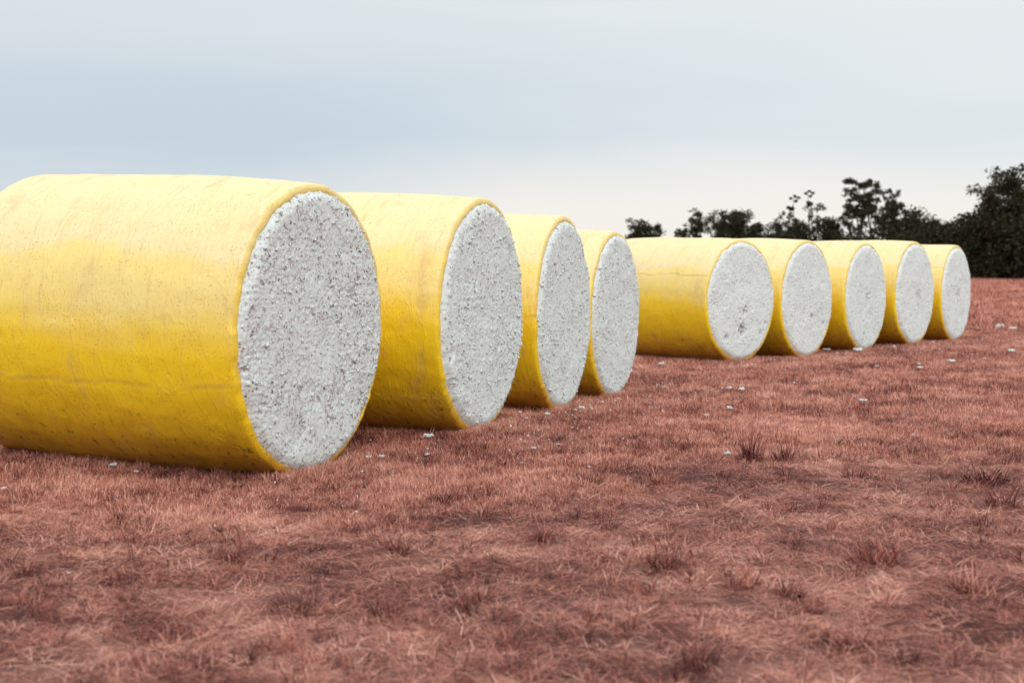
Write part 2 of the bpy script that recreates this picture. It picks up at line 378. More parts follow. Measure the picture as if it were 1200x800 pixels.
def cotton_mesh(R, seed, step, mat, sign, holes=()):
    near_face = seed <= 4
    r0 = .953 * R
    nn = int(1.78 * r0 / step); g1 = np.linspace(-1, 1, nn); A, B = np.meshgrid(g1, g1)          # square grid bent to a disc
    big = np.abs(A) > np.abs(B)
    with np.errstate(divide='ignore', invalid='ignore'):
        th = np.where(big, np.pi / 4 * np.nan_to_num(B / A), np.pi / 2 - np.pi / 4 * np.nan_to_num(A / B))
    rho = np.where(big, A, B)
    Y = rho * np.cos(th) * r0; Z = rho * np.sin(th) * r0; r = np.hypot(Y, Z)
    # edge: swells a little over the end of the wrap, then tucks in behind it
    def dome(r): return -.052 + .060 * (1 - np.clip((r / r0 - .90) / .10, 0, 1) ** 2.5) + .014 * (1 - (r / r0) ** 2)
    ax = dome(r)
    P = np.stack([Y, Z, np.full_like(Y, seed * 7.7)], -1).reshape(-1, 3)
    lump = np.abs(fbm(P * 9, 2)) * .45 + np.abs(perlin(P * 23 + 4)) * .75 + np.abs(perlin(P * 47 + 9)) * .75
    low = fbm(P * 2.3, 2)
    d = (lump.reshape(Y.shape) - .42) * .028 + low.reshape(Y.shape) * .030
    pits = np.clip(perlin(P * 19 + 31) - .30, 0, 1).reshape(Y.shape) * -.09
    gain = np.clip(.75 + 1.1 * fbm(P * 3.1 + 77, 2), .35, 1.7).reshape(Y.shape)
    torn = np.clip(fbm(P * 6 + 12, 2) - .42, 0, 1).reshape(Y.shape) * -.10
    d = (d * gain + pits * gain + torn) * np.clip((1.0 - r / r0) / .05 + .35, 0, 1)
    stain = np.zeros(Y.shape)
    wob = fbm(P * 14 + 21, 3).reshape(Y.shape)
    for hy, hz, hr, hd in holes:
        q = np.maximum(((Y - hy) ** 2 + (Z - hz) ** 2) / hr ** 2 * (1 + 1.6 * wob) + .5 * wob, 0)
        d = d - hd * np.exp(-q * 1.3)
        stain = np.maximum(stain, np.exp(-q * 1.1) * min(1, hd * 11) * np.clip(.75 + 1.6 * fbm(P * 26 + 5, 3), 0, 1.2).reshape(Y.shape))
    out = np.clip((r / r0 - .86) / .14, 0, 1)
    rad = 1 + out * fbm(P * 7 + 50, 4, .6).reshape(Y.shape) * .024 + out * np.clip(perlin(P * 17 + 70) - .30, 0, 1).reshape(Y.shape) * .07
    Zr = Z * rad
    V = np.stack([(ax + d) * sign + sign * LEN / 2, Y * rad, Zr + (R if sign > 0 else R / (1.035 if seed == 20 else 1.018))], -1).reshape(-1, 3)
    F = grid_faces(nn, nn)
    if sign < 0: F = F[:, ::-1]
    # loose locks standing out of the face
    rg = np.random.default_rng(100 + seed)
    n = 300 if near_face else 90
    Vs, Fs, base = [V], [F], len(V); tri = []
    for _ in range(n):
        edge = rg.random() < .04
        rad_ = r0 * (rg.uniform(.94, .995) if edge else math.sqrt(rg.random()) * .95); a = rg.uniform(0, 2 * np.pi)
        y, z = rad_ * math.sin(a), rad_ * math.cos(a)
        if z < -r0 * .93: continue
        sz = rg.uniform(.005, .013) * (1.35 if edge else 1); c = ICO_V * sz * rg.uniform(.6, 1.5, 3)
        c = c * (1 + 1.7 * perlin(ICO_V * 2.1 + rg.uniform(0, 99, 3)))[:, None]
        e = float(dome(np.array(rad_)))
        e += float(fbm(np.array([[y, z, seed * 7.7]]) * 2.3, 2)[0]) * .022
        c = c + np.array([sign * (LEN / 2 + e + .004), y, z + R])
        Vs.append(c); tri.append(ICO_F + base); base += len(c)
    if near_face:                                                         # stray fibres
        m = 9000; q = rg.integers(0, len(V), m); p = V[q] ; d3 = rg.normal(size=(m, 3)) * [.6, 1, 1] + [sign * .55, 0, 0]
        d3 /= np.linalg.norm(d3, axis=1)[:, None]; sd = np.cross(d3, rg.normal(size=(m, 3))); sd /= np.linalg.norm(sd, axis=1)[:, None]
        ln = rg.uniform(.012, .036, m)[:, None]
        Vs.append(np.stack([p - sd * .0016, p + sd * .0016, p + d3 * ln], 1).reshape(-1, 3)); tri.append(np.arange(3 * m).reshape(m, 3) + base)
    me = mesh_np('cotton_face', np.concatenate(Vs), [F, np.concatenate(tri)], mat)
    st = np.zeros(len(me.vertices), dtype=np.float32); st[:stain.size] = np.clip(stain, 0, 1).ravel()
    me.attributes.new('stain', 'FLOAT', 'POINT').data.foreach_set('value', st)
    return me

BALE_LABELS = [
    'nearest and largest yellow wrapped round cotton bale, cut by the left edge of the photo',
    'second yellow cotton bale of the front row, directly behind the nearest one',
    'third yellow cotton bale of the front row, narrow strip of wrap showing',
    'fourth and farthest yellow cotton bale of the front row, before the gap',
    'yellow cotton bale with dark holes low in its white face, first after the gap',
    'second yellow cotton bale of the far row, right of the one with dark holes',
    'middle yellow cotton bale of the five in the far row',
    'fourth yellow cotton bale of the far row, beside the last bale at right',
    'smallest and farthest yellow cotton bale, right end of the far row before dark trees']
for i, (x, y, z, a, R, tl) in enumerate(BL):
    n = Vector((math.sin(a), -math.cos(a), 0))
    e = bpy.data.objects.new('cotton_bale', None); scene.collection.objects.link(e)
    c = Vector((x, y, 0)) - n * (LEN / 2)
    e.location = (c.x, c.y, z - R + LEN / 2 * math.sin(tl)); e.rotation_euler = (0, tl, a - math.pi / 2)
    tag(e, BALE_LABELS[i], 'cotton bale', 'yellow wrapped cotton bales in the field')
    near = i < 4
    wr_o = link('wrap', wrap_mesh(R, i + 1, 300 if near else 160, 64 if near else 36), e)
    wr_o.color = (seam_angle(i + 1) * 1.15 / 4, 0, 0, 1)                 # tells the material where the film's loose edge lies
    holes = {0: [(.18, -.72, .025, .05), (-.25, -.45, .03, .04), (.5, .28, .07, .03), (.34, .62, .05, .025)], 4: [(.05, -.19, .05, .09), (.0, -.52, .085, .12), (-.52, -.64, .05, .06), (.6, -.6, .04, .05)],
             5: [(.1, -.33, .045, .07), (.7, -.5, .05, .04)], 6: [(-.02, .02, .10, .035), (.05, -.35, .06, .03)], 7: [(.1, -.05, .13, .03), (-.3, -.5, .05, .03)], 8: [(.0, -.02, .16, .035)]}.get(i, ())
    mat = M_COT[0 if i == 0 else (1 if i < 4 else 2)]
    link('cotton_face', cotton_mesh(R, i + 1, [.0095, .0105, .012, .0135][i] if near else .0135, mat, 1, holes), e)
    link('cotton_face', cotton_mesh(R * (1.035 if i == 0 else 1.018), i + 20, .035, mat, -1), e)

# ------------------------------------------------------------------ grass
def blades(n, h, spread, lean, width, rg, seg=2, droop=.5, zlift=0.0):
    """a tuft of n curved tapering blades -> V, F(tri)"""
    V, F = [], []
    for _ in range(n):
        a = rg.uniform(0, 2 * np.pi); rr = spread * math.sqrt(rg.random())
        p = np.array([rr * math.cos(a), rr * math.sin(a), rg.uniform(0, zlift)])
        az = a + rg.normal(0, .9); le = lean * rg.uniform(.4, 1.4) if lean < 1 else lean * rg.uniform(.86, 1.12); L = h * rg.uniform(.5, 1.25); wd = width * rg.uniform(.6, 1.4)
        d = np.array([math.cos(az), math.sin(az), 0]); sd = np.array([-math.sin(az), math.cos(az), 0]) * wd
        sd = sd * math.cos(.6 * rg.normal()) + np.array([0, 0, .0])
        b0 = len(V); ang = math.pi / 2 - le
        for k in range(seg + 1):
            f = k / seg
            if k: 
                stp = L / seg; p = p + d * math.cos(ang) * stp + np.array([0, 0, math.sin(ang) * stp]); ang -= droop * rg.uniform(.5, 1.5)
                if p[2] < .004: p[2] = .004
            if k < seg:
                V += [p - sd * (1 - f * .6), p + sd * (1 - f * .6)]
            else: V.append(p)
        for k in range(seg - 1):
            q = b0 + 2 * k; F += [(q, q + 1, q + 3), (q, q + 3, q + 2)]
        q = b0 + 2 * (seg - 1); F.append((q, q + 1, q + 2))
    return np.array(V), np.array(F)

tufts = bpy.data.collections.new('grass_tuft_shapes')                 # shapes only, never linked to the scene
rg = np.random.default_rng(21)
def add_shape(V, F, m):
    o = bpy.data.objects.new('tuft_%02d' % len(tufts.objects), mesh_np('tuft', V, F, m, smooth=False)); tufts.objects.link(o)
for k in range(5): add_shape(*blades(20, .075, .065, .55, .0021, rg, 2, .45), M_GRASS)          # 0-4 short upright
for k in range(4): add_shape(*blades(22, .17, .11, 1.44, .0024, rg, 3, .10, .020), M_GRASS)      # 5-8 lying straw
for k in range(3): add_shape(*blades(26, .13, .05, .60, .0026, rg, 3, .35), M_GRASS)             # 9-11 taller tuft
for k in range(2): add_shape(*blades(40, .16, .22, .50, .0050, rg, 2, .35), M_GRASS)             # 12-13 wide clumps for the distance

def scatter(d0, d1, n, half, power):
    """points in a wedge before the camera; power -1 gives equal numbers per metre of depth"""
    u = RNG.random(n); q = power + 2
    d = (d0 ** q + u * (d1 ** q - d0 ** q)) ** (1 / q); a = RNG.uniform(-half, half, n)
    return d * np.sin(a), d * np.cos(a)

def inside_bale(x, y):
    ins = np.zeros(len(x), bool)
    for bx, by, bz, a, R, tl in BL:
        nx, ny = math.sin(a), -math.cos(a); cx, cy = bx - nx * LEN / 2, by - ny * LEN / 2
        u = (x - cx) * nx + (y - cy) * ny; v = -(x - cx) * ny + (y - cy) * nx
        ins |= (np.abs(u) < LEN / 2 - .02) & (np.abs(v) < .40)
    return ins

XS, YS, VA, SC, TI = [], [], [], [], []
def put(x, y, va, sc, ti):
    XS.append(x); YS.append(y); VA.append(va); SC.append(sc); TI.append(ti)
H = R_(46)
def nz(x, y, s, o=0.0): return fbm(np.stack([x * s + o, y * s, np.full_like(x, o)], -1), 3)
def lush(x, y):
    """how much the grass stands up: thick beside the bales, flattened in front"""
    t = np.clip((y - 6.9 - 3.4 * np.clip((x + .6) / 3, 0, 1)) / 2.6, 0, 1)
    return t * t * (3 - 2 * t) * .85 + nz(x, y, 1.1, 3.0) * .75 - .02
# short standing grass
x, y = scatter(3.6, 16, 86000, H, -.35); l = lush(x, y); keep = RNG.random(len(x)) < np.clip(l * 1.3 + .02, .03, 1)
x, y, l = x[keep], y[keep], l[keep]
put(x, y, RNG.integers(0, 5, len(x)), np.clip(.55 + .4 * l, .42, 1.0) * RNG.uniform(.7, 1.25, len(x)), RNG.random(len(x)) * .75 + .45 * np.clip(.6 - l, 0, 1))
x, y = scatter(16, 42, 84000, R_(36), -.6)
put(x, y, RNG.integers(0, 5, len(x)), RNG.uniform(.8, 1.5, len(x)), RNG.random(len(x)) * .68)
# lying straw
x, y = scatter(3.4, 15, 112000, H, -.4); l = lush(x, y); keep = RNG.random(len(x)) < np.clip(1.0 - l, .12, 1) * np.clip(.66 + 1.5 * nz(x, y, 2.4, 5.0), .10, 1)
x, y = x[keep], y[keep]
put(x, y, RNG.integers(5, 9, len(x)), RNG.uniform(.34, .86, len(x)), RNG.random(len(x)) * 1.0 + .20)
# taller tufts in drifts
x, y = scatter(3.6, 34, 42000, H, -.6); keep = RNG.random(len(x)) < np.clip((nz(x, y, 1.9, 9.0) - .05) * 3.2, 0.05, 1)
x, y = x[keep], y[keep]
put(x, y, RNG.integers(9, 12, len(x)), RNG.uniform(.35, 1.0, len(x)), np.clip(RNG.normal(1.05, .25, len(x)), .2, 1.4))
# grass left standing against the bales, where no wheel has pressed it
for bx, by, bz, a, R, tl in BL:
    nx, ny = math.sin(a), -math.cos(a); m = 900 if by < 20 else 420
    u = RNG.uniform(-LEN - .15, .22, m); v = RNG.choice([-1, 1], m) * (.36 + np.abs(RNG.normal(0, .16, m)))
    fr = RNG.random(m) < .3; u[fr] = .02 + np.abs(RNG.normal(0, .12, fr.sum())); v[fr] = RNG.uniform(-.75, .75, fr.sum())
    put(bx + nx * u - ny * v, by + ny * u + nx * v, RNG.integers(9, 12, m), RNG.uniform(.35, .85, m), RNG.random(m) * .7)
# the far field
x, y = scatter(40, 190, 52000, R_(28), -.9)
put(x, y, RNG.integers(12, 14, len(x)), RNG.uniform(.8, 1.9, len(x)) * np.clip(.7 + y / 160, .8, 1.7), RNG.random(len(x)))
X, Y = np.concatenate(XS), np.concatenate(YS); VA_, SC_, TI_ = map(np.concatenate, (VA, SC, TI))
k = ~inside_bale(X, Y); X, Y, VA_, SC_, TI_ = X[k], Y[k], VA_[k], SC_[k], TI_[k]
n = len(X)
gm = bpy.data.meshes.new('dry_grass'); gm.vertices.add(n)
gm.vertices.foreach_set('co', np.stack([X, Y, ground_h(X, Y) - .004], -1).astype(np.float32).ravel())
gm.attributes.new('variant', 'INT', 'POINT').data.foreach_set('value', VA_.astype(np.int32))
gm.attributes.new('size', 'FLOAT', 'POINT').data.foreach_set('value', SC_.astype(np.float32))
gm.attributes.new('tint', 'FLOAT', 'POINT').data.foreach_set('value', TI_.astype(np.float32))
rot = np.stack([RNG.normal(0, .1, n), RNG.normal(0, .1, n), RNG.uniform(0, 6.283, n)], -1)
gm.attributes.new('turn', 'FLOAT_VECTOR', 'POINT').data.foreach_set('vector', rot.astype(np.float32).ravel())
gm.materials.append(M_GRASS)
go = link('dry_grass', gm); tag(go, 'short dry reddish grass covering the whole field', 'grass', kind='stuff')
ng = bpy.data.node_groups.new('scatter_tufts', 'GeometryNodeTree')
ng.interface.new_socket('Geometry', in_out='INPUT', socket_type='NodeSocketGeometry')
ng.interface.new_socket('Geometry', in_out='OUTPUT', socket_type='NodeSocketGeometry')
def gnode(t, **kw):
    nd = ng.nodes.new(t)
    for kk, vv in kw.items(): setattr(nd, kk, vv)
    return nd
def named(a, ty):
    nd = gnode('GeometryNodeInputNamedAttribute', data_type=ty); nd.inputs['Name'].default_value = a
    return [o for o in nd.outputs if o.enabled and o.name == 'Attribute'][0]
gi, go_ = gnode('NodeGroupInput'), gnode('NodeGroupOutput')
ci = gnode('GeometryNodeCollectionInfo'); ci.inputs['Collection'].default_value = tufts
ci.inputs['Separate Children'].default_value = True; ci.inputs['Reset Children'].default_value = True
ip = gnode('GeometryNodeInstanceOnPoints'); ip.inputs['Pick Instance'].default_value = True
L_ = ng.links.new
L_(gi.outputs[0], ip.inputs['Points']); L_(ci.outputs[0], ip.inputs['Instance']); L_(named('variant', 'INT'), ip.inputs['Instance Index'])
L_(named('turn', 'FLOAT_VECTOR'), ip.inputs['Rotation']); L_(named('size', 'FLOAT'), ip.inputs['Scale']); L_(ip.outputs[0], go_.inputs[0])
go.modifiers.new('scatter', 'NODES').node_group = ng

# ------------------------------------------------------------------ tussocks one can point to
TUSS = [  # px, py (foot), width px, height px, tone 0 dark .. 1 pale, label
    (780, 668, 62, 40, .15, 'dark red grass tussock at the centre of the foreground, right of middle'),
    (925, 700, 56, 30, .15, 'dark red low tussock at lower right, between two paler clumps'),
    (1028, 660, 88, 46, .62, 'broad pinkish spreading tussock with pale blades at right foreground'),
    (880, 540, 46, 42, .10, 'tall thin dark stalky tussock below the bale with dark holes'),
    (918, 541, 38, 34, .18, 'dark stalky tussock just right of the tall thin one'),
    (775, 568, 48, 26, .70, 'pale pink low tussock in mid field below the front row\'s end'),
    (1150, 566, 92, 32, .22, 'wide dark red tussock near the right edge, upper of two'),
    (1172, 594, 64, 34, .28, 'dark red tussock near the right edge, lower of two'),
    (1140, 694, 70, 38, .85, 'pale straw tussock close to the right edge of the foreground'),
    (705, 722, 46, 18, .22, 'small flat dark tussock in the lower middle of the foreground'),
    (950, 718, 44, 20, .45, 'small reddish tussock low at right beside lying straw'),
    (822, 782, 70, 46, .12, 'dark tussock with bent blades at the bottom edge right of centre'),
    (632, 634, 44, 24, .40, 'small red tussock in the middle of the foreground under the third bale'),
    (715, 622, 38, 20, .25, 'little dark red tussock left of the upright one in mid foreground'),
    (345, 716, 82, 34, .10, 'very dark wide tussock in the left foreground below the nearest bale'),
    (455, 720, 60, 32, .20, 'dark red tussock just right of the very dark wide one'),
    (466, 648, 50, 28, .16, 'dark tussock beneath the nearest bale\'s white face'),
    (30, 676, 42, 26, .10, 'dark tussock at the left edge of the foreground'),
    (52, 722, 44, 30, .38, 'reddish tussock at the lower left, below the dark edge one'),
    (275, 658, 60, 26, .25, 'low dark red tussock in the left foreground, right of a white sliver'),
    (332, 762, 66, 38, .88, 'pale straw tussock at the bottom left of centre'),
    (520, 588, 56, 20, .12, 'low dark tussock between the nearest and second bale\'s feet'),
    (398, 646, 14, 58, .20, 'single tall thin red stalk under the nearest white face'),
    (1000, 560, 40, 18, .35, 'small red tussock in mid field at right'),
    (690, 566, 42, 18, .18, 'small dark tussock in mid field under the fourth bale'),
    (860, 690, 40, 22, .40, 'small red tussock between the central dark one and the right pale one'),
    (150, 704, 36, 22, .22, 'small dark tussock in the left foreground above the bottom edge'),
    (560, 704, 62, 30, .55, 'reddish spreading tussock at the middle of the foreground'),
]
rg = np.random.default_rng(33)
shapes = [blades(130, 1.0, .52, .78, .020, rg, 3, .28) for _ in range(5)] + [blades(5, 1.0, .22, .12, .028, rg, 3, .05)]
shape_me = [mesh_np('grass_tussock', v * np.array([.62, .62, 1]) if q < 5 else v, f, M_TUSS, smooth=False) for q, (v, f) in enumerate(shapes)]
for i, (px, py, wpx, hpx, tone, lab) in enumerate(TUSS):
    x, y, h = ground_pt(px, py)
    m_px = y / F_PX
    o = link('grass_tussock', shape_me[5 if wpx < 20 else i % 5])
    o.location = (x, y, h - .008); o.rotation_euler = (0, 0, rg.uniform(0, 6.28))
    s = wpx * m_px; o.scale = (s * .9, s * .9, hpx * m_px * 1.15)
    o.color = (tone, tone, tone, 1)
    tag(o, lab, 'grass tussock', 'grass tussocks standing out of the field')

# ------------------------------------------------------------------ scraps of cotton on the ground
def scrap_mesh(seed):
    rg = np.random.default_rng(seed); Vs, Fs, b0 = [], [], 0
    for k in range(rg.integers(9, 14)):
        c = ICO_V * rg.uniform(.09, .24) * np.array([1, .9, .85]) * (1 + 1.5 * perlin(ICO_V * 1.9 + rg.uniform(0, 99, 3)))[:, None]
        c = c + np.array([rg.normal(0, .24), rg.normal(0, .16), rg.uniform(.08, .26)])
        c[:, 2] = np.maximum(c[:, 2], -.05); Vs.append(c); Fs.append(ICO_F + b0); b0 += len(c)
    return mesh_np('cotton_scrap', np.concatenate(Vs), np.concatenate(Fs), M_COT[2])
SCR = [scrap_mesh(500 + k) for k in range(6)]
SCRAPS = [(133, 550, 12, 'lump of white cotton in the grass along the nearest bale\'s yellow side'), (159, 557.5, 7, 'small white cotton lump right of the larger one beside the nearest bale'),
    (4, 578, 9, 'white cotton lump at the left edge of the photo'), (434.5, 519, 4, 'tiny cotton scrap in the dark gap right of the nearest bale'), (432, 541, 11, 'left of two touching cotton lumps right of the nearest bale\'s foot'),
    (446, 540, 10, 'right of two touching cotton lumps right of the nearest bale\'s foot'), (502, 516.5, 13, 'cotton scrap on the grass just before the second bale\'s white face'), (501, 537, 8, 'faint cotton scrap below the one before the second bale'),
    (626, 530, 8, 'bright white cotton lump alone in the grass below the third bale'), (608.5, 487, 9, 'cotton lump in the shade between second and third bale'), (617, 494, 7, 'smaller cotton scrap just below the lump between second and third bale'), (640, 489, 8, 'cotton scrap right of the pair between second and third bale'),
    (673, 483, 4, "tiny cotton scrap left of the one at the third bale's foot"), (682, 481.5, 9, 'cotton scrap at the foot of the third bale\'s face'), (674.5, 492.5, 5, "tiny cotton scrap under the third bale's foot, lowest of three"), (705, 474, 7, 'cotton lump in front of the fourth bale'), (653.5, 524.6, 6, 'cotton scrap right of the bright lone lump below the third bale'), (690, 551, 5, 'lowest small cotton scrap below the fourth bale'),
    (611.5, 546.5, 5, 'faint cotton scrap below and left of the bright lone lump'), (774.5, 430, 10, 'cotton scrap beside the yellow side of the bale with dark holes'), (818.6, 458.6, 4, 'tiny scrap left of the pair of cotton lumps below the holed bale'), (809, 471, 4, 'tiny scrap lower left of the pair of cotton lumps below the holed bale'),
    (855, 458.6, 9, 'left of a pair of cotton lumps below the bale with dark holes'), (868, 459.7, 9, 'right of a pair of cotton lumps below the bale with dark holes'), (828, 490, 7, 'cotton scrap lower than the pair of lumps, left of the tall stalky tussock'), (762, 467, 5, 'tiny scrap on dark grass right of the fourth bale, lower of two'), (777.6, 456.7, 6, 'tiny scrap on dark grass right of the fourth bale, upper of two'),
    (930, 451, 5, 'tiny cotton scrap alone below the second bale of the far row'), (969, 413, 10, 'cotton lump at the foot of the second bale of the far row'), (981, 416, 4, "tiny scrap right of the lump at the far row's second bale"), (1005, 414, 12, 'cotton lump at the foot of the middle bale of the far row'), (1027, 432, 6, 'cotton scrap on open grass below the middle bale of the far row'),
    (1076.5, 429, 6, "small scrap touching the top of the lump below the far row's fourth bale"), (1079, 434, 9, 'cotton lump in the grass below the fourth bale of the far row'), (1011, 473, 9, 'tall cotton lump alone in the grass at right of mid field'), (1112.5, 458, 4, 'tiny scrap alone low in the field at right'),
    (1185, 414.5, 10, 'cotton lump close to the right edge of the photo'), (1137, 408, 4, 'tiny scrap at the right foot of the last bale'), (1093, 403, 5, 'small scrap at the foot of the fourth bale of the far row'), (1139, 417.6, 4, 'tiny scrap a little below the right foot of the last bale'), (1114, 427, 13, 'thin spread of cotton below the last bale'),
    (1172, 386, 12, 'left part of a thin line of cotton right of the last bale'), (1187, 388, 10, 'right part of a thin line of cotton right of the last bale'), (855, 482, 9, 'thin pale scrap directly below the pair of cotton lumps'), (1070, 513, 5, 'lowest tiny scrap in the right half of the field'), (1131, 499.6, 4, 'tiny scrap low at right, beyond the wide dark tussock'), 
    (899, 468, 4, 'tiny scrap right of the pair of cotton lumps'), (854, 536.6, 10, 'white cotton scrap left of the tall stalky tussock'), (81, 677, 6, 'white sliver of cotton in the left foreground'), (1048, 408, 5, 'tiny scrap between the middle and fourth bales of the far row'), (990, 422, 4, "tiny scrap left of and below the middle far bale's lump"),
    (1122, 404, 4, "tiny scrap right in front of the last bale's white face"), (1154, 422, 4, 'tiny scrap on the grass between the last bale and the lump by the right edge'), (920, 436, 4, 'tiny scrap just below the second bale of the far row'), (103, 536, 4, "tiny scrap at the foot of the nearest bale's yellow side"), (746, 462, 4, 'tiny scrap at the right foot of the fourth bale, upper of two'), (726, 470, 4, "tiny scrap in front of the fourth bale's white face"), (662, 486, 5, "tiny scrap at the left foot of the third bale's white face")]
rg = np.random.default_rng(44)
for i, (px, py, wpx, lab) in enumerate(SCRAPS):
    x, y, h = ground_pt(px, py); s = .76 * wpx * y / F_PX
    o = link('cotton_scrap', SCR[i % 6]); o.location = (x, y, h + .022 + .16 * s); o.rotation_euler = (0, 0, rg.uniform(0, 6.28))
    o.scale = (s, s, s * rg.uniform(.8, 1.15))
    tag(o, lab or 'tiny scrap of white cotton lying in the reddish grass', 'cotton scrap', 'scraps of cotton fallen on the grass')

# fine lint caught in the grass before the bales, past counting
rg = np.random.default_rng(55)
Vs, Fs, b0 = [], [], 0
_i1 = bmesh.new(); bmesh.ops.create_icosphere(_i1, subdivisions=1, radius=1)
I1V = np.array([v.co for v in _i1.verts]); I1F = np.array([[v.index for v in f.verts] for f in _i1.faces]); _i1.free()
for bx, by, bz, a, R, tl in BL:
    nx, ny = math.sin(a), -math.cos(a)
    for _ in range(14 if by < 12 else (45 if by < 20 else 85)):
        u = .05 + abs(rg.normal(0, .75)); v = rg.normal(0, .8)
        x, y = bx + nx * u - ny * v, by + ny * u + nx * v
        c = I1V * rg.uniform(.004, .011) * rg.uniform(.5, 1.7, 3); c = c * (1 + 1.3 * perlin(I1V * 1.9 + rg.uniform(0, 99, 3)))[:, None]
        Vs.append(c + [x, y, float(ground_h(x, y)) + rg.uniform(.012, .05)]); Fs.append(I1F + b0); b0 += len(c)
tag(link('cotton_lint', mesh_np('cotton_lint', np.concatenate(Vs), np.concatenate(Fs), M_COT[2])), 'fine white cotton lint caught in the grass before the bales', 'cotton lint', kind='stuff')

# ------------------------------------------------------------------ trees along the far side of the field
def tube(Vs, Fs, pts, rad, sides=6):
    b0 = sum(len(v) for v in Vs); pts = np.array(pts, float); ring = []
    for k, p in enumerate(pts):
        d = pts[min(k + 1, len(pts) - 1)] - pts[max(k - 1, 0)]; d /= np.linalg.norm(d) + 1e-9
        u = np.cross(d, [.31, .95, .05]); u /= np.linalg.norm(u); v = np.cross(d, u)
        a = np.linspace(0, 2 * np.pi, sides, endpoint=False)[:, None]
        ring.append(p + rad[k] * (np.cos(a) * u + np.sin(a) * v))
    Vs.append(np.concatenate(ring)); Fs.append(grid_faces(len(pts), sides, True) + b0)

def leaf_cloud(centres, radii, n, size, rg, squash=.75):
    """n drooping leaf sprays (one narrow diamond each) in clumps -> V, F"""
    centres = np.array(centres); radii = np.array(radii)
    wgt = radii ** 2; idx = rg.choice(len(centres), n, p=wgt / wgt.sum())
    d = rg.normal(size=(n, 3)); d /= np.linalg.norm(d, axis=1)[:, None]
    d *= (rg.random(n) ** .6 * 1.15)[:, None]; d[:, 2] *= squash
    P = centres[idx] + d * radii[idx][:, None]
    ax = rg.normal(size=(n, 3)) * np.array([1, 1, .8]) + np.array([0, 0, -.5]); ax /= np.linalg.norm(ax, axis=1)[:, None]
    sd = np.cross(ax, rg.normal(size=(n, 3))); sd /= np.linalg.norm(sd, axis=1)[:, None]
    L = size * rg.uniform(.6, 1.5, n)[:, None]; W = L * rg.uniform(.28, .5, n)[:, None]
    V = np.stack([P - ax * L, P + sd * W, P + ax * L, P - sd * W], 1).reshape(-1, 3)
    return V, np.arange(4 * n).reshape(n, 4)

